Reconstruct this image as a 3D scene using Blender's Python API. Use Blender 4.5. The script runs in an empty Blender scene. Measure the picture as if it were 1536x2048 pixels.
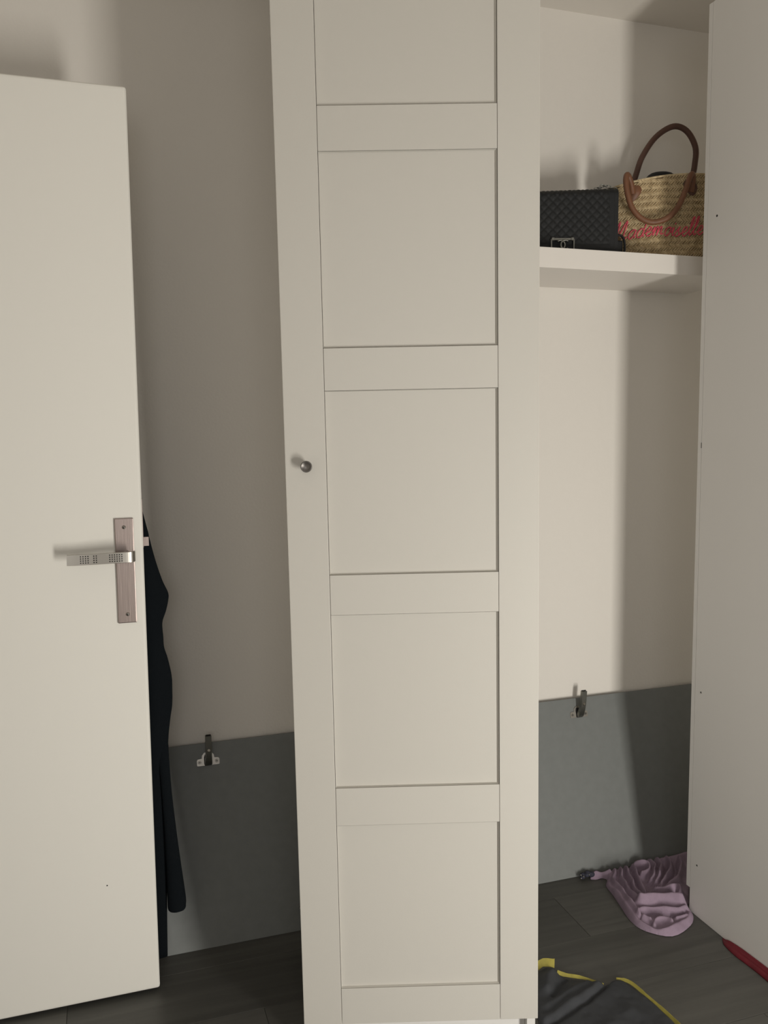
import bpy, bmesh, math, random
from mathutils import Vector, Matrix, noise
random.seed(7)
S = bpy.context.scene
C = S.collection

# ------------------------------------------------------------------ camera
cam_d = bpy.data.cameras.new('camera')
cam = bpy.data.objects.new('camera', cam_d)
C.objects.link(cam)
R3 = Matrix(((0.95045, -0.04000 * -1, -0.30829),
             (-0.31072, 0.09103, -0.94613),
             (-0.00979, 0.99504, 0.09895)))        # columns: right, up, back
cam.matrix_world = Matrix.Translation((0, 0, 1.325)) @ R3.to_4x4()
cam_d.sensor_fit = 'VERTICAL'
cam_d.sensor_height = 32.0
cam_d.lens = 1713.4 / 2048 * 32.0
cam_d.clip_start = 0.02
S.camera = cam

# ------------------------------------------------------------------ world, lights, exposure
w = bpy.data.worlds.new('world'); S.world = w; w.use_nodes = True
bg = w.node_tree.nodes['Background']
bg.inputs[0].default_value = (0.78, 0.86, 1.0, 1); bg.inputs[1].default_value = 0.15
S.view_settings.view_transform = 'Standard'
S.view_settings.look = 'None'
S.view_settings.gamma = 1.0
S.view_settings.use_curve_mapping = False
S.view_settings.exposure = 0.0

def area(name, loc, target, sx, sy, power, col):
    l = bpy.data.lights.new(name, 'AREA'); l.shape = 'RECTANGLE'
    l.size = sx; l.size_y = sy; l.energy = power; l.color = col
    o = bpy.data.objects.new(name, l); C.objects.link(o)
    o.location = loc
    o.rotation_euler = (Vector(target) - Vector(loc)).to_track_quat('-Z', 'Y').to_euler()
    return o
# sunlight thrown back from a low bright patch behind the camera, and soft daylight from the window in the wall behind the camera
area('low_sun_bounce', (1.265, -0.48, 0.46), (1.0, 2.2, 0.9), 0.30, 0.92, 37.0, (1.0, 0.96, 0.885))
area('daylight_window', (-0.5, -1.34, 1.55), (0.2, 2.2, 1.2), 1.4, 1.1, 14.0, (1.0, 0.965, 0.935))

# ------------------------------------------------------------------ helpers
def link(name, me, mat=None, parent=None):
    o = bpy.data.objects.new(name, me); C.objects.link(o)
    if mat: me.materials.append(mat)
    if parent: o.parent = parent
    return o
def obj(name, bm, mat=None, parent=None, smooth=False):
    me = bpy.data.meshes.new(name)
    bmesh.ops.recalc_face_normals(bm, faces=bm.faces)
    bm.to_mesh(me); bm.free()
    if smooth:
        for p in me.polygons: p.use_smooth = True
    return link(name, me, mat, parent)
def thing(name, label, cat, M=None, group=None):
    o = bpy.data.objects.new(name, None); C.objects.link(o)
    if M is not None: o.matrix_world = M
    o.empty_display_size = 0.05
    o['label'] = label; o['category'] = cat
    if group: o['group'] = group
    return o
def tag(o, label, cat, group=None):
    o['label'] = label; o['category'] = cat
    if group: o['group'] = group
    return o
def struct(o): o['kind'] = 'structure'; return o
def box(bm, a, b, bev=0.0, seg=2):
    x0, y0, z0 = a; x1, y1, z1 = b
    t = bmesh.new()
    bmesh.ops.create_cube(t, size=1)
    for v in t.verts:
        v.co = Vector(((x0+x1)/2 + v.co.x*(x1-x0), (y0+y1)/2 + v.co.y*(y1-y0), (z0+z1)/2 + v.co.z*(z1-z0)))
    if bev: bmesh.ops.bevel(t, geom=t.edges[:], offset=bev, segments=seg, affect='EDGES', profile=0.6)
    me = bpy.data.meshes.new('t'); t.to_mesh(me); t.free(); bm.from_mesh(me); bpy.data.meshes.remove(me)
    return bm
def bx(a, b, bev=0.0, seg=2): return box(bmesh.new(), a, b, bev, seg)
def sweep(bm, pts, rad, n=10, flat=1.0, up=None, cap=True):
    """tube along pts; rad number or list; flat squashes along the binormal"""
    pts = [Vector(p) for p in pts]; N = len(pts)
    if not hasattr(rad, '__len__'): rad = [rad]*N
    rings = []; ref = Vector(up) if up else None
    for i, p in enumerate(pts):
        t = (pts[min(i+1, N-1)] - pts[max(i-1, 0)]).normalized()
        if up: a = ref - t*ref.dot(t)
        else:
            if ref is None: ref = t.orthogonal()
            a = ref - t*ref.dot(t); ref = a.normalized()
        a.normalize(); b = t.cross(a)
        rings.append([bm.verts.new(p + a*math.cos(k*2*math.pi/n)*rad[i]*flat + b*math.sin(k*2*math.pi/n)*rad[i]) for k in range(n)])
    for i in range(N-1):
        for k in range(n):
            bm.faces.new((rings[i][k], rings[i][(k+1) % n], rings[i+1][(k+1) % n], rings[i+1][k]))
    if cap: bm.faces.new(rings[0][::-1]); bm.faces.new(rings[-1])
    return bm
def spline(pts, m=8, closed=False):
    P = [Vector(p) for p in pts]; out = []; n = len(P)
    rng = n if closed else n-1
    for i in range(rng):
        if closed: a, b, c, d = P[(i-1) % n], P[i], P[(i+1) % n], P[(i+2) % n]
        else: a, b, c, d = P[max(i-1, 0)], P[i], P[i+1], P[min(i+2, n-1)]
        for k in range(m):
            t = k/m
            out.append(0.5*((2*b) + (c-a)*t + (2*a-5*b+4*c-d)*t*t + (3*b-a-3*c+d)*t**3))
    if not closed: out.append(P[-1])
    return out
def cyl(bm, c, axis, r, h, n=24, r2=None):
    ax = Vector(axis).normalized(); M = Matrix.Translation(Vector(c)+ax*h/2) @ ax.to_track_quat('Z', 'Y').to_matrix().to_4x4()
    bmesh.ops.create_cone(bm, cap_ends=True, segments=n, radius1=r, radius2=r if r2 is None else r2, depth=h, matrix=M)
    return bm
def loft_poly(poly, y0, y1, bev=0.0):
    """extrude polygon (x,z) between y0 and y1"""
    bm = bmesh.new()
    f = bm.faces.new([bm.verts.new((x, y0, z)) for x, z in poly])
    r = bmesh.ops.extrude_face_region(bm, geom=[f])
    for e in r['geom']:
        if isinstance(e, bmesh.types.BMVert): e.co.y = y1
    if bev: bmesh.ops.bevel(bm, geom=bm.edges[:], offset=bev, segments=2, affect='EDGES')
    return bm

# ------------------------------------------------------------------ materials
def mat(name, col, rough=0.6, metal=0.0, var=0.0, vscale=3.0, bump=0.0, bscale=200.0, stretch=None, spec=0.5, col2=None):
    m = bpy.data.materials.new(name); m.use_nodes = True
    nt = m.node_tree; b = nt.nodes['Principled BSDF']
    b.inputs['Base Color'].default_value = (*col, 1); b.inputs['Roughness'].default_value = rough
    b.inputs['Metallic'].default_value = metal; b.inputs['Specular IOR Level'].default_value = spec
    tc = nt.nodes.new('ShaderNodeTexCoord'); mp = nt.nodes.new('ShaderNodeMapping')
    nt.links.new(tc.outputs['Object'], mp.inputs['Vector'])
    if stretch: mp.inputs['Scale'].default_value = stretch
    if var or col2:
        n = nt.nodes.new('ShaderNodeTexNoise'); n.inputs['Scale'].default_value = vscale; n.inputs['Detail'].default_value = 4
        nt.links.new(mp.outputs[0], n.inputs['Vector'])
        r = nt.nodes.new('ShaderNodeValToRGB'); nt.links.new(n.outputs[0], r.inputs[0]); nt.links.new(r.outputs[0], b.inputs['Base Color'])
        c2 = col2 if col2 else tuple(min(1, c*(1+var)) for c in col); c1 = col if col2 else tuple(c*(1-var) for c in col)
        r.color_ramp.elements[0].position = 0.35; r.color_ramp.elements[1].position = 0.65
        r.color_ramp.elements[0].color = (*c1, 1); r.color_ramp.elements[1].color = (*c2, 1)
    if bump:
        n2 = nt.nodes.new('ShaderNodeTexNoise'); n2.inputs['Scale'].default_value = bscale; n2.inputs['Detail'].default_value = 3
        nt.links.new(mp.outputs[0], n2.inputs['Vector'])
        bp = nt.nodes.new('ShaderNodeBump'); bp.inputs['Strength'].default_value = bump; bp.inputs['Distance'].default_value = 0.002
        nt.links.new(n2.outputs[0], bp.inputs['Height']); nt.links.new(bp.outputs[0], b.inputs['Normal'])
    return m
M_wall = mat('wall_paint', (0.80, 0.765, 0.71), 0.9, bump=0.25, bscale=160, spec=0.2)
M_ceil = mat('ceiling_paint', (0.78, 0.74, 0.68), 0.9, bump=0.15, bscale=120, spec=0.2)
M_doorpaint = mat('door_paint', (0.87, 0.85, 0.79), 0.5, bump=0.05, bscale=90, spec=0.3)
M_white = mat('white_foil', (0.575, 0.555, 0.51), 0.45, bump=0.05, bscale=400, spec=0.3)
M_panelw = mat('white_melamine', (0.76, 0.745, 0.72), 0.55, spec=0.3)
M_shelf = mat('white_shelf', (0.80, 0.76, 0.71), 0.5, spec=0.3)
M_board = mat('grey_melamine', (0.185, 0.195, 0.19), 0.5, var=0.03, vscale=40, spec=0.3)
M_boardedge = mat('grey_edge_band', (0.13, 0.13, 0.12), 0.5)
M_coat = mat('black_wool', (0.006, 0.008, 0.010), 0.95, bump=0.4, bscale=500, spec=0.1)
M_nickel = mat('brushed_nickel', (0.33, 0.275, 0.255), 0.38, 1.0, bump=0.1, bscale=300, stretch=(1, 1, 0.05))
M_steel = mat('polished_steel', (0.42, 0.40, 0.365), 0.36, 1.0)
M_dsteel = mat('dark_steel', (0.20, 0.20, 0.18), 0.35, 0.9)
M_dark = mat('dark_hole', (0.01, 0.01, 0.01), 0.9)
M_knob = mat('dark_pewter', (0.16, 0.15, 0.14), 0.4, 0.8)
M_leather = mat('black_quilted_leather', (0.009, 0.010, 0.011), 0.6, bump=0.3, bscale=600, spec=0.4)
M_ruth = mat('aged_silver', (0.24, 0.24, 0.22), 0.4, 0.9)
M_straw = mat('straw', (0.46, 0.35, 0.20), 0.75, col2=(0.70, 0.57, 0.36), vscale=90, bump=0.3, bscale=300)
M_straw2 = mat('straw_body', (0.16, 0.11, 0.055), 0.85, var=0.2, vscale=80)
M_tan = mat('tan_leather', (0.185, 0.080, 0.040), 0.5, var=0.12, vscale=25, bump=0.2, bscale=350)
M_brown = mat('dark_tan_leather', (0.105, 0.050, 0.034), 0.55, var=0.12, vscale=25, bump=0.2, bscale=350)
M_pink = mat('pink_yarn', (0.72, 0.10, 0.15), 0.8, var=0.15, vscale=150)
M_lilac = mat('lilac_jersey', (0.30, 0.228, 0.295), 0.95, var=0.05, vscale=60, bump=0.4, bscale=700, spec=0.1)
M_navy = mat('navy_lace', (0.03, 0.032, 0.05), 0.8, var=0.3, vscale=300, bump=0.6, bscale=400)
M_greycloth = mat('charcoal_nylon', (0.040, 0.043, 0.049), 0.8, var=0.05, vscale=40, bump=0.15, bscale=400)
M_yellow = mat('yellow_tape', (0.36, 0.31, 0.06), 0.65, var=0.12, vscale=60)
M_red = mat('crimson_fabric', (0.14, 0.005, 0.014), 0.6, var=0.15, vscale=40, bump=0.2, bscale=300)

def plank_mat():
    m = mat('grey_oak_laminate', (0.06, 0.056, 0.048), 0.45, spec=0.4)
    nt = m.node_tree; b = nt.nodes['Principled BSDF']
    tc = nt.nodes.new('ShaderNodeTexCoord'); mp = nt.nodes.new('ShaderNodeMapping'); mp.inputs['Scale'].default_value = (1.2, 22, 1)
    oi = nt.nodes.new('ShaderNodeObjectInfo'); ad = nt.nodes.new('ShaderNodeVectorMath'); ad.operation = 'ADD'
    sc = nt.nodes.new('ShaderNodeMath'); sc.operation = 'MULTIPLY'; sc.inputs[1].default_value = 37.0
    nt.links.new(oi.outputs['Random'], sc.inputs[0])
    nt.links.new(tc.outputs['Object'], mp.inputs[0]); nt.links.new(mp.outputs[0], ad.inputs[0]); nt.links.new(sc.outputs[0], ad.inputs[1])
    n = nt.nodes.new('ShaderNodeTexNoise'); n.inputs['Scale'].default_value = 1.6; n.inputs['Detail'].default_value = 7; n.inputs['Distortion'].default_value = 0.6
    nt.links.new(ad.outputs[0], n.inputs['Vector'])
    r = nt.nodes.new('ShaderNodeValToRGB'); nt.links.new(n.outputs[0], r.inputs[0])
    r.color_ramp.elements[0].position = 0.3; r.color_ramp.elements[0].color = (0.078, 0.077, 0.070, 1)
    r.color_ramp.elements[1].position = 0.7; r.color_ramp.elements[1].color = (0.113, 0.111, 0.101, 1)
    hs = nt.nodes.new('ShaderNodeHueSaturation'); mr = nt.nodes.new('ShaderNodeMapRange')
    mr.inputs['To Min'].default_value = 0.82; mr.inputs['To Max'].default_value = 1.18
    nt.links.new(oi.outputs['Random'], mr.inputs[0]); nt.links.new(mr.outputs[0], hs.inputs['Value'])
    nt.links.new(r.outputs[0], hs.inputs['Color']); nt.links.new(hs.outputs[0], b.inputs['Base Color'])
    return m
M_plank = plank_mat()
M_gap = mat('plank_joint', (0.035, 0.033, 0.030), 0.9)

# ------------------------------------------------------------------ room shell
XL, XR, YB, YF, ZC = -0.74, 2.75, 2.28, -1.42, 2.50
fl = struct(obj('floor', bx((XL-1.2, YF-.1, -0.06), (XR+.1, YB+.1, -0.006)), M_gap))
row = 0; y = YF
pm = {}
while y < YB-0.01:
    y1 = min(y+0.192, YB)
    x = XL-1.1 - [0.0, 0.43, 0.86, 0.22, 0.65][row % 5]
    while x < XR:
        a, b_ = max(x, XL-1.1), min(x+1.285, XR)
        if b_-a > 0.05:
            k = (round(b_-a, 3), round(y1-y, 3))
            if k not in pm:
                t = bx((0, 0, 0), (k[0]-.0008, k[1]-.0008, 0.0075), 0.0006, 1)
                me = bpy.data.meshes.new('plank'); t.to_mesh(me); t.free(); me.materials.append(M_plank); pm[k] = me
            p = bpy.data.objects.new('plank', pm[k]); C.objects.link(p); p.location = (a, y, -0.0075); p.parent = fl
        x += 1.285
    y = y1; row += 1
struct(obj('wall_back', bx((XL-.1, YB, -0.06), (XR+.1, YB+.1, ZC)), M_wall))
struct(obj('wall_right', bx((XR, YF, -0.06), (XR+.1, YB, ZC)), M_wall))
struct(obj('ceiling', bx((XL-1.3, YF-.1, ZC), (XR+.1, YB+.1, ZC+.1)), M_ceil))
# left wall with the doorway the open door belongs to
b = bmesh.new(); box(b, (XL-.1, YF, -0.006), (XL, 1.19, ZC)); box(b, (XL-.1, 2.01, -0.006), (XL, YB, ZC)); box(b, (XL-.1, 1.19, 2.07), (XL, 2.01, ZC))
struct(obj('wall_left', b, M_wall))
struct(obj('wall_hall', bx((XL-1.3, YF, -0.06), (XL-1.2, YB, ZC)), M_wall))
# wall behind the camera with a window and a narrow glazed door opening
b = bmesh.new()
for a in ((XL-1.2, -0.9, 0, ZC), (-0.9, 0.7, 0, 0.95), (-0.9, 0.7, 2.15, ZC), (0.7, 1.06, 0, ZC), (1.06, 1.48, 0, 0.12), (1.06, 1.48, 2.1, ZC), (1.48, XR, 0, ZC)):
    box(b, (a[0], YF-.1, a[2]-(.006 if a[2] == 0 else 0)), (a[1], YF, a[3]))
struct(obj('wall_front', b, M_wall))
def window(name, x0, x1, z0, z1):
    b = bmesh.new()
    for a in ((x0, x0+.05, z0, z1), (x1-.05, x1, z0, z1), (x0+.05, x1-.05, z0, z0+.05), (x0+.05, x1-.05, z1-.05, z1)):
        box(b, (a[0], YF-.08, a[2]), (a[1], YF-.03, a[3]), .003)
    o = struct(obj(name, b, M_panelw)); return o
window('window_1', -0.9, 0.7, 0.95, 2.15)
window('window_2', 1.06, 1.48, 0.12, 2.10)

# ------------------------------------------------------------------ open room door (left)
DX0, DX1, DY = -0.705, 0.0765, 1.979
d = struct(obj('door_1', bx((DX0, DY, 0.010), (DX1, DY+.038, 2.052), 0.007, 3), M_doorpaint))
pl = bmesh.new(); box(pl, (0.016, DY-.006, 0.893), (0.0565, DY+.001, 1.129), 0.0018, 2)
plate = obj('handle_plate', pl, M_nickel, d); plate['label'] = 'brushed metal back plate of the door handle'
for zz, xx in ((1.109, 0.036), (0.913, 0.037)):
    t = cyl(bmesh.new(), (xx, DY-.0062, zz), (0, -1, 0), 0.0042, 0.0014, 20, 0.0034); obj('screw', t, M_steel, plate, True)
    t = bmesh.new(); box(t, (xx-.0025, DY-.0082, zz-.0005), (xx+.0025, DY-.0074, zz+.0005)); box(t, (xx-.0005, DY-.0082, zz-.0025), (xx+.0005, DY-.0074, zz+.0025))
    obj('screw_slot', t, M_dark, plate)
# lever: neck and a flat, slightly curved bar pointing left
lv = bmesh.new()
cyl(lv, (0.040, DY-.005, 1.048), (0, -1, 0), 0.009, 0.040, 24)
path = spline([(0.055, DY-.040, 1.0485), (0.050, DY-.0535, 1.0487), (0.030, DY-.056, 1.0487), (0.005, DY-.054, 1.0485), (-0.035, DY-.0500, 1.0475), (-0.065, DY-.0490, 1.0475), (-0.084, DY-.0492, 1.0480)], 6)
def strap(bm, path, hw, th, upv):
    rings = []
    for i, p in enumerate(path):
        t = (path[min(i+1, len(path)-1)]-path[max(i-1, 0)]).normalized(); u = Vector(upv); u = (u-t*u.dot(t)).normalized(); nn = t.cross(u)
        h = hw[i] if hasattr(hw, '__len__') else hw
        c = th*0.35
        rings.append([bm.verts.new(p+u*a*h+nn*bb*th) for a, bb in ((1-c/h, -1), (1, -.5), (1, .5), (1-c/h, 1), (-1+c/h, 1), (-1, .5), (-1, -.5), (-1+c/h, -1))])
    for i in range(len(rings)-1):
        for k in range(8): bm.faces.new((rings[i][k], rings[i][(k+1) % 8], rings[i+1][(k+1) % 8], rings[i+1][k]))
    bm.faces.new(rings[0][::-1]); bm.faces.new(rings[-1])
    return rings
strap(lv, path, 0.0118, 0.0022, (0, 0, 1))
lever = obj('handle_lever', lv, M_steel, d); lever['label'] = 'flat steel lever with small square dots, pointing left'
t = bmesh.new()
def onpath(x):
    return min(path, key=lambda q: abs(q.x-x))
cols = [0.0285, 0.0235, 0.0185, 0.0135, 0.0085, 0.0035, -0.024, -0.029, -0.041, -0.046, -0.051, -0.056]
for cx in cols:
    # interpolate the bar surface
    ps = sorted(path[4:], key=lambda q: q.x)
    for i in range(len(ps)-1):
        if ps[i].x <= cx <= ps[i+1].x:
            f = (cx-ps[i].x)/(ps[i+1].x-ps[i].x); yy = ps[i].y*(1-f)+ps[i+1].y*f; zc = ps[i].z*(1-f)+ps[i+1].z*f
            break
    for k in range(4):
        zz = zc+(k-1.5)*0.0046
        box(t, (cx-.0012, yy-.0025, zz-.0012), (cx+.0012, yy-.0018, zz+.0012))
o = obj('perforation', t, M_dark, lever); o['kind'] = 'stuff'; o['label'] = 'rows of small dark square dots'
# latch bolt and face plate on the edge
t = bmesh.new(); box(t, (DX1-.001, DY+.006, 1.060), (DX1+.0012, DY+.032, 1.170), .0004, 1); obj('latch_plate', t, M_nickel, d)
t = bmesh.new()
v = [t.verts.new(q) for q in ((DX1, DY+.010, 1.063), (DX1+.0125, DY+.010, 1.063), (DX1, DY+.026, 1.063), (DX1, DY+.010, 1.083), (DX1+.0125, DY+.010, 1.083), (DX1, DY+.026, 1.083))]
for f in ((0, 1, 2), (3, 5, 4), (0, 3, 4, 1), (1, 4, 5, 2), (0, 2, 5, 3)): t.faces.new([v[i] for i in f])
obj('latch_bolt', t, M_nickel, d)
t = cyl(bmesh.new(), (-0.032, DY+.0002, 0.284), (0, -1, 0), 0.0016, 0.0005, 10); obj('paint_chip', t, M_dark, d)

# ------------------------------------------------------------------ black coat hanging behind the door
coat = thing('coat', 'black long coat hanging behind the open white door, one sleeve showing', 'coat', Matrix.Translation((0, 2.07, 0)))
def cloth_tube(rows, yc, thick, seed, n=40, amp=0.25):
    """rows: (z, x_left, x_right)"""
    bm = bmesh.new(); rr = []
    rows = sorted(rows, key=lambda r: -r[0])
    zz = []
    Z = [r[0] for r in rows]
    L = spline([(r[1], 0, r[0]) for r in rows], 5); Rr = spline([(r[2], 0, r[0]) for r in rows], 5)
    for i, (l, r) in enumerate(zip(L, Rr)):
        ring = []
        cx, hw = (l.x+r.x)/2, max((r.x-l.x)/2, .002)
        e = min(1, hw/.02)
        for k in range(n):
            a = k*2*math.pi/n
            x = cx+hw*math.cos(a); s = math.sin(a)
            fold = 1+amp*math.sin(x*95+seed+2*math.sin(l.z*5+seed))+amp*.5*math.sin(x*210+l.z*9)
            ring.append(bm.verts.new((x, yc-2.07+math.copysign(abs(s)**.7, s)*thick*e*fold*.8+(0.022*max(0, (l.z-.50)/.12) if yc < 2.07 else 0), l.z)))
        rr.append(ring)
    for i in range(len(rr)-1):
        for k in range(n): bm.faces.new((rr[i][k], rr[i][(k+1) % n], rr[i+1][(k+1) % n], rr[i+1][k]))
    bm.faces.new(rr[0][::-1]); bm.faces.new(rr[-1])
    return bm
prof = [(0.088, 1.102), (0.094, 1.072), (0.106, 1.018), (0.120, 0.969), (0.1325, 0.938), (0.1325, 0.920), (0.126, 0.893), (0.117, 0.866), (0.118, 0.830), (0.119, 0.806), (0.126, 0.780), (0.134, 0.737), (0.1345, 0.70), (0.133, 0.663), (0.127, 0.626), (0.121, 0.577), (0.115, 0.478), (0.109, 0.314), (0.104, 0.16), (0.101, 0.03)]
rows = [(1.62, -.28, -.20), (1.60, -.33, -.12), (1.50, -.36, -.05), (1.30, -.36, 0.04)] + [(z, -.36-.0*z, x) for x, z in prof]
obj('coat_body', cloth_tube(rows, 2.072, 0.028, 1.0, 64, .15), M_coat, coat, True)
sl = [(0.62, .085, .119), (0.577, .090, .1205), (0.481, .098, .1225), (0.379, .102, .1295), (0.276, .104, .139), (0.184, .1045, .1485), (0.162, .1045, .1485), (0.154, .1055, .1475), (0.150, .108, .145)]
obj('sleeve', cloth_tube(sl, 2.062, 0.019, 3.0, 36, .06), M_coat, coat, True)
t = sweep(bmesh.new(), spline([(-.24, -.02, 1.66), (-.24, 0, 1.70), (-.24, -.03, 1.72), (-.24, -.05, 1.70)], 5), 0.004, 8); obj('hanger_loop', t, M_coat, coat)

# ------------------------------------------------------------------ grey board leaning along the back wall
ang = math.atan2(0.147, 0.488)
MB = Matrix.Translation((0.102, 2.113, 0.0005)) @ Matrix.Rotation(-ang, 4, 'X')
# local: x along, z up the face, y thickness to the back
L_B, H_B = 2.29, 0.5095
board = thing('cupboard_door', 'grey cupboard door lying on its long edge, leaning against the back wall', 'cupboard door', MB)
obj('panel', bx((0, 0, 0), (L_B, 0.016, H_B), 0.0012, 2), M_board, board)
def hinge(x, lean=0.0):
    h = obj('hinge', loft_poly([(x-.028, .4515), (x+.028, .4515), (x+.0295, .453), (x+.0295, .466), (x+.027, .469), (x+.0165, .470), (x+.0155, .478), (x+.010, .4845), (x, .487), (x-.010, .4845), (x-.0155, .478), (x-.0165, .470), (x-.027, .469), (x-.0295, .466), (x-.0295, .453)], 0.0, -0.0022, 0.0004), M_steel, board)
    h['label'] = 'steel concealed cupboard hinge'
    # cup mouth
    obj('hinge_cup', loft_poly([(x-.0105, .454), (x-.0085, .451), (x+.0085, .451), (x+.0105, .454), (x+.0105, .472), (x+.008, .480), (x-.008, .480), (x-.0105, .472)], -.0022, -.0034), M_dark, h)
    # arm: channel that rises from the cup and stands off the board
    b = bmesh.new()
    path = spline([(x, -.004, .457), (x, -.012, .462), (x+lean*.3, -.022, .478), (x+lean*.6, -.030, .497), (x+lean, -.040, .530)], 5)
    rings = []
    for i, p in enumerate(path):
        tt = (path[min(i+1, len(path)-1)]-path[max(i-1, 0)]).normalized(); nn = tt.cross(Vector((1, 0, 0))).normalized()
        hwid = 0.0088 if i < 8 else 0.0078; dp = 0.0055
        rings.append([b.verts.new(p+Vector((sx*hwid, 0, 0))+nn*sy*dp) for sx, sy in ((-1, -1), (1, -1), (1, 1), (-1, 1))])
    for i in range(len(rings)-1):
        for k in range(4): b.faces.new((rings[i][k], rings[i][(k+1) % 4], rings[i+1][(k+1) % 4], rings[i+1][k]))
    b.faces.new(rings[0][::-1]); b.faces.new(rings[-1])
    bmesh.ops.bevel(b, geom=[e for e in b.edges if len(e.link_faces) == 2 and e.calc_face_angle(0) > 1.2], offset=.001, segments=1, affect='EDGES')
    obj('hinge_arm', b, M_dsteel, h)
    b = bmesh.new(); box(b, (x+lean-.0062, -.0415, .5305), (x+lean+.0062, -.036, .5325)); obj('arm_end', b, M_dark, h)
    for s in (-1, 1):
        obj('screw', cyl(bmesh.new(), (x+s*.0225, -.0022, .4605), (0, -1, 0), .0045, .0014, 16, .0036), M_steel, h)
        b = bmesh.new(); box(b, (x+s*.0225-.0027, -.0042, .4599), (x+s*.0225+.0027, -.0035, .4611)); box(b, (x+s*.0225-.0006, -.0042, .4578), (x+s*.0225+.0006, -.0035, .4632))
        obj('screw_slot', b, M_dark, h)
    obj('screw', cyl(bmesh.new(), (x+lean*.5, -.0325, .490), (0, -.85, .35), .0036, .0045, 12), M_steel, h)
hinge(0.232-.102)
hinge(1.354-.102, .006)
t = cyl(bmesh.new(), (0.346, 0, 0.057), (0, -1, 0), 0.0035, 0.004, 12, .0025); obj('dowel_pin', t, M_steel, board)

# ------------------------------------------------------------------ free-standing wardrobe with framed door (centre)
D = Matrix(((0.955553, 0.294332, -0.016936), (-0.294635, 0.955409, -0.019582), (0.010417, 0.023701, 0.999665)))
MW = Matrix.Translation(Vector((0.827, 1.519, 0.074)) - D @ Vector((0.495, 0, 0))) @ D.to_4x4()
ward = thing('wardrobe', 'narrow white wardrobe with one tall five-panel framed door and small dark knob', 'wardrobe', MW)
def to_floor(bm):
    mn = min(v.co.z for v in bm.verts)
    for v in bm.verts:
        if v.co.z < mn+.03:
            ww = MW @ v.co; v.co.z -= (ww.z-0.0008)/D[2][2]
    return bm
W, DH, DEP = 0.495, 2.29, 0.372
for x0, x1 in ((0.0015, 0.0195), (0.4755, 0.4935)):
    obj('side_panel', to_floor(bx((x0, 0.0225, -0.070), (x1, DEP, 2.292), 0.0008, 1)), M_panelw, ward)
obj('plinth', to_floor(bx((0.0195, 0.045, -0.070), (0.4755, 0.061, -0.004), 0.0008, 1)), M_panelw, ward)
obj('bottom_panel', bx((0.0195, 0.0225, -0.004), (0.4755, DEP, 0.014), 0.0006, 1), M_panelw, ward)
obj('top_panel', bx((0.0195, 0.0225, 2.274), (0.4755, DEP, 2.292), 0.0006, 1), M_panelw, ward)
obj('back_panel', bx((0.0195, DEP-.012, 0.014), (0.4755, DEP-.008, 2.274)), M_panelw, ward)
dr = obj('door', bx((0.004, 0.0145, 0.004), (W-.004, 0.0205, DH-.004)), M_white, ward)
ST, RW = 0.080, 0.0807
g = 0.0003
for x0, x1 in ((0, ST), (W-ST, W)):
    obj('stile', bx((x0+(g if x0 else 0), 0, 0), (x1-(0 if x0 else g), 0.0145, DH), 0.0012, 2), M_white, dr)
ph = (DH-6*RW)/5
for i in range(6):
    z0 = i*(ph+RW)
    obj('rail', bx((ST+g, 0.0003, z0), (W-ST-g, 0.0145, z0+RW), 0.0007, 1), M_white, dr)
for i in range(5):
    z0 = RW+i*(ph+RW); z1 = z0+ph; x0, x1 = ST, W-ST
    t = bmesh.new(); c = 0.0034; gp = .0006
    o_ = [t.verts.new(q) for q in ((x0+gp, .0018, z0+gp), (x1-gp, .0018, z0+gp), (x1-gp, .0018, z1-gp), (x0+gp, .0018, z1-gp))]
    i_ = [t.verts.new(q) for q in ((x0+c*.7, .0075, z0+c*.5), (x1-c*1.25, .0075, z0+c*.5), (x1-c*1.25, .0075, z1-c*.6), (x0+c*.7, .0075, z1-c*.6))]
    bk = [t.verts.new(q) for q in ((x0+gp, .0143, z0+gp), (x1-gp, .0143, z0+gp), (x1-gp, .0143, z1-gp), (x0+gp, .0143, z1-gp))]
    t.faces.new(i_)
    for k in range(4):
        t.faces.new((o_[k], o_[(k+1) % 4], i_[(k+1) % 4], i_[k])); t.faces.new((bk[k], bk[(k+1) % 4], o_[(k+1) % 4], o_[k]))
    t.faces.new(bk[::-1])
    obj('door_panel', t, M_white, dr)
# knob
t = bmesh.new()
prof = [(0.0, 0.0060), (-.010, .0050), (-.014, .0062), (-.017, .0100), (-.022, .0112), (-.0255, .0108), (-.0262, .0098), (-.0250, .0088), (-.0246, .0)]
n = 32; rings = []
for yy, r in prof:
    rings.append([t.verts.new((0.0425+math.cos(k*2*math.pi/n)*max(r, .0002), yy, 1.182+math.sin(k*2*math.pi/n)*max(r, .0002))) for k in range(n)])
for i in range(len(rings)-1):
    for k in range(n): t.faces.new((rings[i][k], rings[i][(k+1) % n], rings[i+1][(k+1) % n], rings[i+1][k]))
t.faces.new(rings[-1])
kb = obj('knob', t, M_knob, dr, True); kb['label'] = 'small round dark metal knob'

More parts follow.
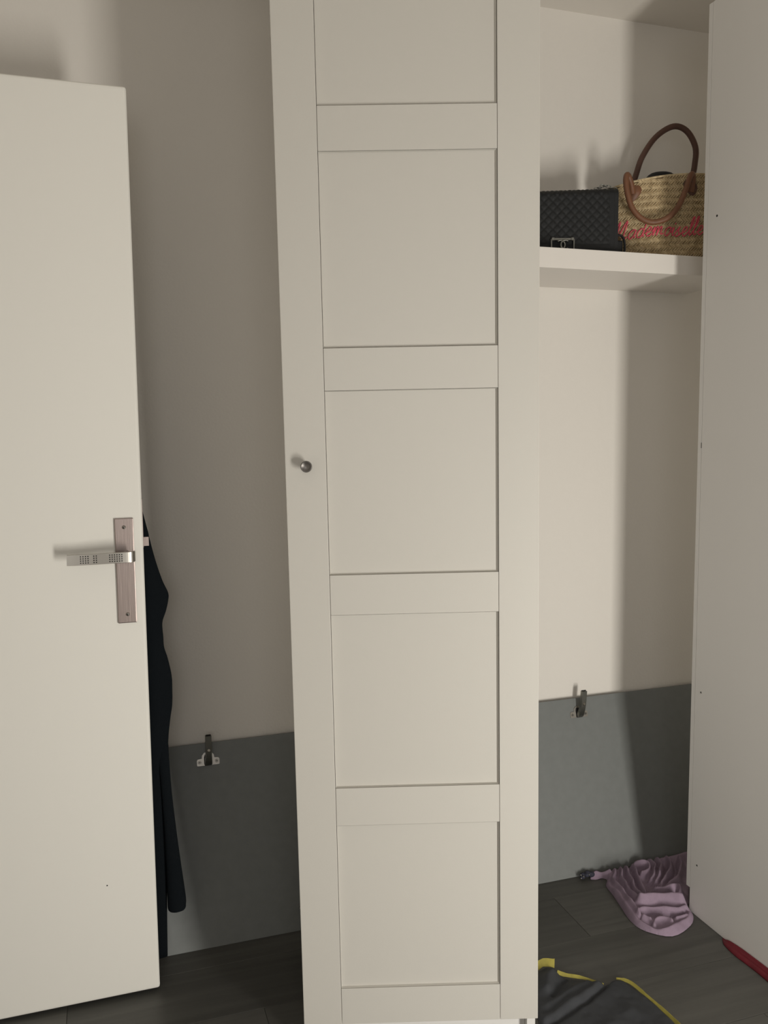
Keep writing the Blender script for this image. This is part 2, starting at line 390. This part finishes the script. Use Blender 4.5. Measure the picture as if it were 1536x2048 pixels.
# ------------------------------------------------------------------ second wardrobe (right): left side in view, unseen closed body added to block light
PX = 1.473
PT = 2.36
side = thing('wardrobe', 'tall plain white wardrobe at the right, its side panel with screw holes facing left, unseen body added to block light', 'wardrobe', Matrix.Translation((PX, 1.875, 0)))
obj('side_panel', bx((.482, -.36, 0.0005), (.500, 0, PT), 0.0006, 1), M_panelw, side)
obj('top_panel', bx((.0182, -.36, PT-.018), (.4818, -.016, PT), 0.0006, 1), M_panelw, side)
obj('bottom_panel', bx((.0182, -.36, .056), (.4818, -.016, .074), 0.0006, 1), M_panelw, side)
obj('plinth', bx((.0182, -.34, .0005), (.4818, -.324, .056), 0.0006, 1), M_panelw, side)
obj('back_panel', bx((.0182, -.0145, .074), (.4818, -.0105, PT-.018)), M_panelw, side)
obj('door', bx((.0015, -.3805, .060), (.4985, -.3615, PT-.004), 0.001, 1), M_white, side)
YP0 = -0.36
obj('side_panel', bx((0, YP0, 0.0005), (.018, -.0150, PT), 0.0006, 1), M_panelw, side)
obj('rear_strip', bx((0.0001, -.0140, 0.066), (.018, 0, PT), 0.0006, 1), M_panelw, side)
t = bx((0.003, -.0152, 0.066), (.0165, -.0138, PT-.001)); obj('groove', t, M_panelw, side)
for yy, zz, r in ((-.050, 1.839, .0030), (-.039, .619, .0026), (-.042, .142, .0026)):
    t = cyl(bmesh.new(), (0.0004, yy, zz), (-1, 0, 0), r, .0006, 16); obj('screw_hole', t, M_dark, side)
for yy, zz, r in ((-.0408, .6180, .0014), (-.0438, .1410, .0014)):
    t = cyl(bmesh.new(), (-.0001, yy, zz), (-1, 0, 0), r, .0009, 10); obj('screw_head', t, M_steel, side)
obj('slit', bx((-.0003, -.0155, 1.262), (.0003, -.0135, 1.276)), M_dark, side)

# ------------------------------------------------------------------ floating shelf
shelf = tag(obj('wall_shelf', bx((0.64, 1.998, 1.726), (1.74, YB, 1.777), 0.0012, 2), M_shelf), 'thick white floating shelf on the back wall holding the bags', 'shelf')

# ------------------------------------------------------------------ black quilted handbag
TH = math.radians(17)
def frame(x, y, z):   # x right, y away from camera, z up
    return Matrix.Translation((x, y, z)) @ Matrix.Rotation(-TH, 4, 'Z')
bag = thing('handbag', 'black quilted leather flap handbag with metal clasp on the shelf', 'handbag', frame(1.34, 2.03, 1.777))
u0, u1, zt = -0.272, -0.013, 0.171
t = bx((u0+.003, 0.008, 0.0005), (u1-.002, 0.078, zt-.006), 0.008, 3); obj('body', t, M_leather, bag, True)
t = bmesh.new(); nx, nz = 104, 70; G = []
for j in range(nz+1):
    r = []
    for i in range(nx+1):
        u = u0+(u1-u0)*i/nx; z = 0.006+(zt-.006)*j/nz
        a, b_ = (u+z)/.0235, (u-z)/.0235
        da = abs(a-round(a)); db = abs(b_-round(b_))
        q = min(1, da/.22)*min(1, db/.22); q = q**.6
        edge = min(u1-u, u-u0, z-.006)
        if edge < .024: q = 0.55 if (edge < .006 or .009 < edge < .020) else 0.15
        rz = max(0, (z-(zt-.016))/.016)
        y_ = 0.005-.0026*q + .014*rz**2.2
        zz = z + 0.004*(u+.14)/.13*(z/zt) + .0010*q*(rz > .2)
        r.append(t.verts.new((u, y_, zz)))
    G.append(r)
# roll over the top to the back
for j in range(1, 8):
    r = []
    for i in range(nx+1):
        u = u0+(u1-u0)*i/nx; bz = G[nz][i].co
        q = 0.5+.5*math.sin(u/.0235*math.pi*2)
        r.append(t.verts.new((u, bz.y+j*.0075, bz.z+.0012*q-.0006*max(0, j-4)**2)))
    G.append(r)
for j in range(len(G)-1):
    for i in range(nx): t.faces.new((G[j][i], G[j][i+1], G[j+1][i+1], G[j+1][i]))
fo = obj('quilted_flap', t, M_leather, bag, True)
# clasp: rectangular frame of bars with two interlocked rings
cu, cz = -0.1625, 0.025
t = bmesh.new()
for zz in (cz+.0155, cz-.0155):
    box(t, (cu-.030, -.0035, zz-.0028), (cu+.030, .002, zz+.0028), .0005, 1)
for sx in (-1, 1):
    for sz in (-1, 1):
        box(t, (cu+sx*.026-.004, -.0055, cz+sz*.0155-.004), (cu+sx*.026+.004, .002, cz+sz*.0155+.004), .0008, 1)
    box(t, (cu+sx*.030-.0018, -.004, cz-.016), (cu+sx*.030+.0018, .002, cz+.016), .0005, 1)
cl = obj('clasp', t, M_ruth, bag); cl['label'] = 'aged silver clasp with two interlocked open rings'
for s in (-1, 1):
    t = bmesh.new(); pts = []
    for k in range(25):
        a = math.radians(50+260*k/24)
        pts.append((cu+s*(.0062)+s*(-1)*(-1)*math.cos(a)*.0118*1.0, -.0052-.0008*s, cz+math.sin(a)*.0118))
    sweep(t, pts, .0028, 8); obj('ring', t, M_ruth, cl, True)
# chain links on top right, side strap loop at the bottom right
for i, (u, z) in enumerate([(-.066, .178), (-.058, .1815), (-.050, .1855), (-.042, .1865), (-.034, .1835), (-.026, .180), (-.018, .1785)]):
    t = bmesh.new(); pts = []
    for k in range(17):
        a = k*2*math.pi/16
        if i % 2: pts.append((u+math.cos(a)*.0062, .030+math.sin(a)*.0035, z-.0005))
        else: pts.append((u+math.cos(a)*.0062, .030, z+math.sin(a)*.0035))
    sweep(t, pts, .0013, 6); obj('chain_link', t, M_ruth, bag, True)
t = sweep(bmesh.new(), spline([(-.016, .02, .048), (-.004, .018, .054), (.006, .017, .044), (.009, .016, .022), (.007, .016, .004)], 6), .0032, 8, 1.6, (0, 1, 0)); obj('side_loop', t, M_leather, bag, True)
t = bx((-.018, .012, .001), (.004, .05, .040), .005, 2); obj('gusset', t, M_leather, bag, True)

# ------------------------------------------------------------------ straw basket
bk = thing('basket', 'woven straw basket bag with tan leather handles and pink script on the shelf', 'basket', frame(1.60, 2.03, 1.777))
UC, N0 = -0.035, 0.070
def hw(z): return 0.165+(0.235-0.165)*max(0, min(1, z/.215))**.8
def rim(u):
    s = (u-UC)/.235; return 0.232-0.032*abs(s)**1.8
def front_y(u, z, side=-1):
    s = max(-1, min(1, (u-UC)/hw(z)))
    dpt = 0.070*(1-abs(s)**2.6)**.75*(0.85+.15*min(1, z/.2))*(1-.10*(z/.22)**3)
    return N0+side*dpt
t = bmesh.new(); G = []; NZ, NA = 24, 96
for j in range(NZ+1):
    r = []
    for k in range(NA):
        a = k*2*math.pi/NA; s = math.cos(a); s = math.copysign(abs(s)**.8, s)
        f = j/NZ
        u = UC+s*hw(f*.22); z = f*rim(u); u = UC+s*hw(z)
        r.append(t.verts.new((u, front_y(u, z, -1 if math.sin(a) > 0 else 1)+0, max(z, .001))))
    G.append(r)
for j in range(NZ):
    for k in range(NA): t.faces.new((G[j][k], G[j][(k+1) % NA], G[j+1][(k+1) % NA], G[j+1][k]))
t.faces.new(G[0][::-1])
body = obj('basket_body', t, M_straw2, bk, True)
sm = body.modifiers.new('s', 'SOLIDIFY'); sm.thickness = .003; sm.offset = -1
# woven strands on the front: slanted alternate cells in rows
t = bmesh.new()
RH, CW = 0.0088, 0.0076
for j in range(28):
    zc = .004+j*RH
    sl = 1 if j % 2 else -1
    for i in range(-40, 41):
        uc = UC+i*CW+(j//2 % 2)*CW*.35+random.uniform(-.0006, .0006)
        if abs(uc-UC) > hw(zc)-.006 or zc+RH*.5 > rim(uc)+.001: continue
        hh, ww, sk = RH*.58, CW*.455, sl*.0045
        pts = [(uc-ww-sk, zc-hh), (uc+ww-sk, zc-hh*.85), (uc+ww+sk, zc+hh), (uc-ww+sk, zc+hh*.85)]
        jt = random.uniform(0, .0005)
        vs = [t.verts.new((p[0], front_y(p[0], p[1])-.0004, p[1])) for p in pts]
        m1 = t.verts.new((uc-sk*.5, front_y(uc, zc)-.0036-jt, zc-hh*.45)); m2 = t.verts.new((uc+sk*.5, front_y(uc, zc)-.0036-jt, zc+hh*.45))
        t.faces.new((vs[0], vs[1], m1)); t.faces.new((vs[1], vs[2], m2, m1)); t.faces.new((vs[2], vs[3], m2)); t.faces.new((vs[3], vs[0], m1, m2))
wv = obj('straw_weave', t, M_straw, bk); wv['kind'] = 'stuff'
# braided rim
t = bmesh.new(); pts = []
for k in range(65):
    a = k*2*math.pi/64; s = math.cos(a); s = math.copysign(abs(s)**.8, s); u = UC+s*hw(.22)
    pts.append((u, front_y(u, rim(u), -1 if math.sin(a) > 0 else 1), rim(u)-.001))
sweep(t, pts, .003, 6); obj('rim_braid', t, M_straw, bk)
# handles: one stands up at the back, one flops down over the front
def yb(z): return N0+.055
hb = [(-.176, .205), (-.174, .229), (-.165, .262), (-.149, .310), (-.113, .364), (-.066, .393), (-.028, .380), (-.003, .335), (-.004, .285), (-.010, .250), (-.014, .212)]
sc = 1.0
t = sweep(bmesh.new(), spline([(u, .058+.062, z) for u, z in [((p[0]+.176)*1.045-.168, p[1]+.001) for p in hb]], 6), .0082, 12); h1 = obj('handle', t, M_brown, bk, True); h1['label'] = 'dark brown leather handle standing up'
hf = [(-.199, -.006, .178), (-.204, -.010, .200), (-.214, -.018, .222), (-.222, -.028, .224), (-.226, -.036, .205), (-.222, -.040, .172), (-.210, -.040, .136), (-.187, -.038, .108), (-.156, -.036, .095), (-.117, -.034, .104), (-.088, -.032, .132), (-.070, -.030, .170), (-.056, -.024, .205), (-.048, -.018, .222), (-.040, -.010, .224), (-.038, -.005, .205), (-.042, -.003, .180)]
t = sweep(bmesh.new(), spline([(a, b_+front_y(a, c)*.55, c) for a, b_, c in hf], 6), .0078, 12); h2 = obj('handle', t, M_tan, bk, True); h2['label'] = 'tan leather handle drooping over the front'
for (pc, pz, m_, mir) in ((-.193, .183, M_tan, 1), (-.042, .194, M_brown, -1)):
    t = bmesh.new(); pp = []
    for k in range(28):
        a = k*2*math.pi/28; rr = .0185*(1+.18*math.cos(a-math.pi/2)); zz = pz+math.sin(a)*rr*(1.5 if math.sin(a) < 0 else 1.0); uu = pc+math.cos(a)*rr*(1-.22*(math.sin(a) < 0)*abs(math.sin(a)))-(pz-zz)*.25*mir
        pp.append((uu, zz))
    vv = [t.verts.new((x, front_y(x, z)-.0030, z)) for x, z in pp]; vf = [t.verts.new((pc+(x-pc)*.9, front_y(x, z)-.0055, pz+(z-pz)*.9)) for x, z in pp]
    for k in range(28): t.faces.new((vv[k], vv[(k+1) % 28], vf[(k+1) % 28], vf[k]))
    cv = t.verts.new((pc, front_y(pc, pz)-.0062, pz))
    for k in range(28): t.faces.new((vf[k], vf[(k+1) % 28], cv))
    obj('leather_patch', t, m_, bk, True)
# pink script
GL = {  # strokes in a box: x, z (x-height 1, ascender 2)
 'M': (1.9, [[(0, -.1), (.15, .1), (.55, 2.0), (.75, .2), (1.35, 2.05), (1.45, .3), (1.65, 0), (1.9, .2)]]),
 'a': (1.0, [[(.8, .9), (.5, 1), (.15, .6), (.2, .1), (.5, 0), (.75, .4), (.82, .95), (.8, .2), (1.0, .1)]]),
 'd': (1.05, [[(.8, .8), (.5, 1), (.15, .6), (.2, .1), (.5, 0), (.78, .4), (.9, 2.1), (.85, .3), (1.05, .1)]]),
 'e': (.9, [[(0, .3), (.5, .5), (.7, .85), (.45, 1.05), (.2, .6), (.3, .1), (.6, 0), (.9, .3)]]),
 'm': (1.5, [[(0, .4), (.2, 1), (.2, 0), (.45, .9), (.65, .9), (.65, 0), (.9, .9), (1.1, .9), (1.15, .15), (1.5, .2)]]),
 'o': (.95, [[(.55, 1), (.2, .7), (.2, .15), (.5, 0), (.8, .4), (.7, .9), (.5, 1), (.95, .85)]]),
 'i': (.5, [[(0, .4), (.2, 1), (.2, .15), (.5, .15)], [(.25, 1.35), (.28, 1.5)]]),
 's': (.8, [[(0, .2), (.45, 1.1), (.4, .6), (.6, .2), (.3, -.02), (.1, .1)], [(.45, .05), (.8, .25)]]),
 'l': (.6, [[(0, .2), (.4, 1.2), (.45, 2.05), (.25, 1.9), (.2, .5), (.35, 0), (.6, .2)]]),
}
t = bmesh.new(); cx = 0; SC = 0.0205; zb = .066
for ch in 'Mademoiselle':
    wd, strokes = GL[ch]
    for st in strokes:
        P = spline([(x, 0, z) for x, z in st], 5); Q = []
        for p_ in P:
            u = -.244+(cx+p_.x+.28*p_.z)*SC; z = zb+p_.z*SC*1.12-.002*math.sin(cx)
            Q.append((u, front_y(u, z)-.0042, z))
        sweep(t, Q, .0017, 6)
    cx += wd
tx = obj('pink_lettering', t, M_pink, bk, True); tx['label'] = 'pink yarn script reading Mademoiselle'
# black items behind the basket
bp = thing('beret', 'rounded black item showing just above the basket rim', 'hat', frame(1.60, 2.03, 1.777))
t = bmesh.new(); G = []
for j in range(13):
    f = j/12; r = .062*max(0, math.cos(f*math.pi/2))**.55; z = .150+.104*math.sin(f*math.pi/2)
    G.append([t.verts.new((-.100+max(r, .0005)*math.cos(k*2*math.pi/32)*1.0, .072+max(r, .0005)*.62*math.sin(k*2*math.pi/32), z)) for k in range(32)])
for j in range(12):
    for k in range(32): t.faces.new((G[j][k], G[j][(k+1) % 32], G[j+1][(k+1) % 32], G[j+1][k]))
t.faces.new(G[0][::-1]); t.faces.new(G[-1]); obj('crown', t, M_leather, bp, True)
t = sweep(bmesh.new(), [(-.100+.058*math.cos(k*math.pi/16), .072+.037*math.sin(k*math.pi/16), .150) for k in range(33)], .005, 8); obj('brim', t, M_leather, bp, True)

# ------------------------------------------------------------------ lilac garment on the floor
def seg_d(px, py, a, b_):
    vx, vy = b_[0]-a[0], b_[1]-a[1]; t_ = max(0, min(1, ((px-a[0])*vx+(py-a[1])*vy)/(vx*vx+vy*vy+1e-12)))
    dx, dy = px-a[0]-t_*vx, py-a[1]-t_*vy
    return math.sqrt(dx*dx+dy*dy), t_, vx*(py-a[1])-vy*(px-a[0])
def inside(px, py, poly):
    c = False; j = len(poly)-1
    for i in range(len(poly)):
        if (poly[i][1] > py) != (poly[j][1] > py) and px < (poly[j][0]-poly[i][0])*(py-poly[i][1])/(poly[j][1]-poly[i][1])+poly[i][0]: c = not c
        j = i
    return c
def heap(name, poly, ridges, creases, base, roll, res, m, parent, mx=0, org=(0, 0), nz=0.0):
    poly = [tuple(p[:2]) for p in spline([(p[0], p[1], 0) for p in poly], 4, True)]
    rid = [([tuple(p[:2]) for p in spline([(q[0], q[1], 0) for q in pl_], 4)], h, s) for pl_, h, s in ridges]
    cre = [([tuple(p[:2]) for p in spline([(q[0], q[1], 0) for q in pl_], 4)], h, s) for pl_, h, s in creases]
    x0 = min(p[0] for p in poly); x1 = max(p[0] for p in poly); y0 = min(p[1] for p in poly); y1 = max(p[1] for p in poly)
    bm = bmesh.new(); V = {}
    nx_ = int((x1-x0)/res)+2; ny_ = int((y1-y0)/res)+2
    for j in range(ny_):
        for i in range(nx_):
            x, y_ = x0+i*res, y0+j*res
            ins = inside(x, y_, poly)
            dm = min(seg_d(x, y_, poly[k-1], poly[k])[0] for k in range(len(poly)))
            if not ins and dm > res*1.01: continue
            if not ins:   # snap on the outline
                best = None
                for k in range(len(poly)):
                    dd, t_, _ = seg_d(x, y_, poly[k-1], poly[k])
                    if best is None or dd < best[0]: best = (dd, poly[k-1][0]+t_*(poly[k][0]-poly[k-1][0]), poly[k-1][1]+t_*(poly[k][1]-poly[k-1][1]))
                V[i, j] = bm.verts.new((best[1]-org[0], best[2]-org[1], .0015)); continue
            e = min(1, dm/(roll*(1+3.0*max(0, min(1, (y_-2.00)/.06))))); e = math.sqrt(1-(1-e)**2)
            h = base; acc = 0.0; X0, Y0 = x, y_
            x += .0075*noise.noise(Vector((X0*22, Y0*22, 7.7))); y_ += .0075*noise.noise(Vector((X0*22, Y0*22, 3.1)))
            va = 1+.35*noise.noise(Vector((X0*17, Y0*17, 9.2)))
            for pl_, a, s in rid:
                d_ = min(seg_d(x, y_, pl_[k], pl_[k+1])[0] for k in range(len(pl_)-1))
                if d_ < 3*s: acc += (a*va*100*math.exp(-(d_/s)**1.7))**4
            h += acc**.25/100
            for pl_, a, s in cre:
                d_ = min(seg_d(x, y_, pl_[k], pl_[k+1])[0] for k in range(len(pl_)-1))
                if d_ < 3*s: h -= a*math.exp(-(d_/s)**2)
            h += nz*noise.noise(Vector((x*28, y_*28, 1.3)))+nz*.5*noise.noise(Vector((x*70, y_*70, 4.3)))
            V[i, j] = bm.verts.new((X0-org[0], Y0-org[1], max(.002, h*e+.0015)))
    for j in range(ny_-1):
        for i in range(nx_-1):
            q = [V.get(k) for k in ((i, j), (i+1, j), (i+1, j+1), (i, j+1))]
            q = [v for v in q if v]
            if len(q) >= 3: bm.faces.new(q)
    bmesh.ops.remove_doubles(bm, verts=bm.verts, dist=.0002)
    bmesh.ops.smooth_vert(bm, verts=[v for v in bm.verts if v.co.z > .003], factor=.4, use_axis_x=True, use_axis_y=True, use_axis_z=True)
    return obj(name, bm, m, parent, True)
lil = thing('garment', 'crumpled lilac jersey garment lying on the floor by the grey board', 'clothing', Matrix.Translation((1.40, 1.95, 0)))
poly = [(1.304, 2.088), (1.318, 2.079), (1.338, 2.080), (1.347, 2.066), (1.326, 2.038), (1.317, 1.987), (1.303, 1.925), (1.291, 1.866), (1.300, 1.815), (1.353, 1.771), (1.430, 1.797), (1.468, 1.838), (1.468, 1.872), (1.495, 1.888), (1.515, 1.915), (1.57, 1.98), (1.66, 2.07), (1.655, 2.099), (1.58, 2.100), (1.464, 2.100), (1.385, 2.102), (1.352, 2.103), (1.322, 2.103)]
A = [(1.372, 2.092), (1.330, 2.030), (1.324, 1.974), (1.303, 1.892), (1.302, 1.835), (1.322, 1.797), (1.358, 1.785), (1.420, 1.806), (1.454, 1.835)]
Rg = [(A, .012, .008), ([(1.306, 2.092), (1.330, 2.092), (1.362, 2.080)], .020, .008),
      ([(1.392, 2.094), (1.352, 2.04), (1.341, 1.985), (1.322, 1.912), (1.318, 1.862), (1.335, 1.835)], .020, .0075),
      ([(1.410, 2.095), (1.374, 2.035), (1.360, 1.98), (1.340, 1.905)], .024, .0070),
      ([(1.428, 2.095), (1.398, 2.04), (1.379, 1.975), (1.358, 1.918)], .027, .0070),
      ([(1.447, 2.085), (1.420, 2.025), (1.402, 1.965), (1.386, 1.93)], .026, .0080),
      ([(1.345, 1.905), (1.375, 1.898), (1.42, 1.888), (1.458, 1.868)], .036, .015),
      ([(1.318, 1.872), (1.345, 1.878), (1.38, 1.862), (1.415, 1.846), (1.456, 1.846)], .021, .008),
      ([(1.420, 1.942), (1.455, 1.936), (1.485, 1.926), (1.480, 1.905)], .031, .009),
      ([(1.458, 2.092), (1.484, 2.070), (1.470, 2.038), (1.440, 2.028)], .030, .008),
      ([(1.500, 2.095), (1.503, 2.060), (1.478, 2.02), (1.450, 1.995)], .030, .0075),
      ([(1.532, 2.095), (1.520, 2.050), (1.490, 2.01), (1.450, 1.975)], .033, .0075),
      ([(1.562, 2.090), (1.545, 2.040), (1.510, 1.998), (1.460, 1.962)], .032, .0075),
      ([(1.600, 2.070), (1.560, 2.015), (1.525, 1.975), (1.480, 1.952)], .027, .010),
      ([(1.545, 2.090), (1.59, 2.088), (1.650, 2.088)], .028, .016),
      ([(1.330, 1.815), (1.352, 1.828), (1.372, 1.822), (1.378, 1.803)], .017, .006),
      ([(1.400, 1.815), (1.43, 1.822)], .015, .007)]
Cr = [([(1.310, 1.855), (1.341, 1.866), (1.378, 1.848), (1.412, 1.832), (1.452, 1.834)], .006, .0035),
      ([(1.375, 1.925), (1.416, 1.920), (1.468, 1.902)], .010, .004)]
heap('crumpled_fabric', poly, Rg, Cr, .006, .010, .0024, M_lilac, lil, 0, (1.40, 1.95), .003)
t = bmesh.new()
for k in range(9):
    f = k/8; a = Vector((1.281+f*.034, 2.092+f*.002, .006+.006*math.sin(f*3)))
    bmesh.ops.create_icosphere(t, subdivisions=2, radius=.0085+.002*math.sin(k*2.1), matrix=Matrix.Translation(a-Vector((1.40, 1.95, 0))+Vector((0, .004*math.sin(k*1.7), .004))) @ Matrix.Diagonal((1, .8, .8, 1)))
o = obj('lace_trim', t, M_navy, lil, True); o['label'] = 'dark navy lace end'
t = bmesh.new()
for x, y_, z in ((1.273, 2.086, .010), (1.279, 2.083, .016), (1.298, 2.084, .018), (1.273, 2.088, .019)):
    bmesh.ops.create_icosphere(t, subdivisions=2, radius=.0022, matrix=Matrix.Translation((x-1.40, y_-1.95, z)))
obj('beads', t, M_steel, lil, True)

# ------------------------------------------------------------------ charcoal garment with yellow edging
gg = thing('bag', 'crumpled charcoal fabric with yellow edging on the floor beside the wardrobe', 'bag', Matrix.Translation((1.0, 1.55, 0)))
poly = [(.958, 1.752), (.976, 1.755), (.992, 1.735), (1.002, 1.705), (1.038, 1.682), (1.075, 1.652), (1.098, 1.660), (1.116, 1.661), (1.131, 1.645), (1.142, 1.590), (1.149, 1.539), (1.150, 1.485), (1.148, 1.40), (1.14, 1.28), (1.0, 1.22), (.82, 1.30), (.80, 1.42), (.845, 1.515), (.862, 1.57), (.885, 1.64), (.912, 1.70), (.935, 1.745)]
Rg = [([(1.060, 1.655), (.985, 1.622), (.88, 1.585)], .011, .014), ([(1.040, 1.670), (.964, 1.645), (.90, 1.625)], .007, .010),
      ([(.974, 1.727), (.935, 1.68)], .014, .015), ([(1.086, 1.549), (1.011, 1.525), (.93, 1.50)], .005, .018), ([(1.12, 1.45), (1.02, 1.40), (.93, 1.35)], .012, .016)]
Cr = [([(1.068, 1.643), (.985, 1.604), (.88, 1.568)], .013, .005), ([(.992, 1.700), (.94, 1.658)], .010, .006)]
heap('crumpled_fabric', poly, Rg, Cr, .009, .010, .0045, M_greycloth, gg, 0, (1.0, 1.55), .003)
def ribbon(pts, hwid, name, m):
    b = bmesh.new(); P = spline([(p[0]-1.0, p[1]-1.55, p[2]) for p in pts], 5)
    H = [hwid[min(len(hwid)-1, int(i/5))] for i in range(len(P))] if hasattr(hwid, '__len__') else hwid
    strap(b, P, H, .0010, (0.35, 0.55, .75)); return obj(name, b, m, gg)
ribbon([(.986, 1.718, .017), (1.003, 1.705, .014), (1.036, 1.684, .013), (1.072, 1.652, .008)], [.0048, .0042, .0034, .0034, .0034], 'yellow_edging', M_yellow)
ribbon([(1.115, 1.664, .006), (1.127, 1.652, .009), (1.137, 1.632, .010), (1.143, 1.590, .010), (1.149, 1.539, .010), (1.152, 1.485, .010), (1.149, 1.40, .009)], [.003, .004, .004, .0032, .004, .005, .005], 'yellow_edging', M_yellow)
ribbon([(.925, 1.735, .010), (.950, 1.752, .017), (.968, 1.752, .024), (.990, 1.738, .026)], [.0075, .0085, .0095, .0105, .0110], 'yellow_edging', M_yellow)

# ------------------------------------------------------------------ red strip of fabric along the foot of the side panel
t = bmesh.new(); G = []
sp = [(1.724, .001, .001), (1.712, .010, .004), (1.695, .018, .010), (1.655, .023, .015), (1.620, .021, .017), (1.570, .019, .019), (1.50, .021, .020), (1.44, .023, .020)]
for y_, wd, hh in [tuple(q) for q in spline(sp, 4)]:
    cs = [(0, .0005), (-.25*wd, .0005), (-wd, .0006), (-wd*1.02, hh*.22), (-wd*.72, hh*.58), (-wd*.50, hh*.60), (-wd*.34, hh*.52), (-wd*.20, hh*.9), (-.0006-wd*.05, hh), (-.0004, hh*.96)]
    G.append([t.verts.new((PX-.0012+a, y_, c)) for a, c in cs])
for j in range(len(G)-1):
    for k in range(len(G[0])): t.faces.new((G[j][k], G[j][(k+1) % 10], G[j+1][(k+1) % 10], G[j+1][k]))
t.faces.new(G[0][::-1]); t.faces.new(G[-1])
tag(obj('red_strap', t, M_red, None, True), 'dark red fabric strap on the floor along the foot of the white side panel', 'strap')
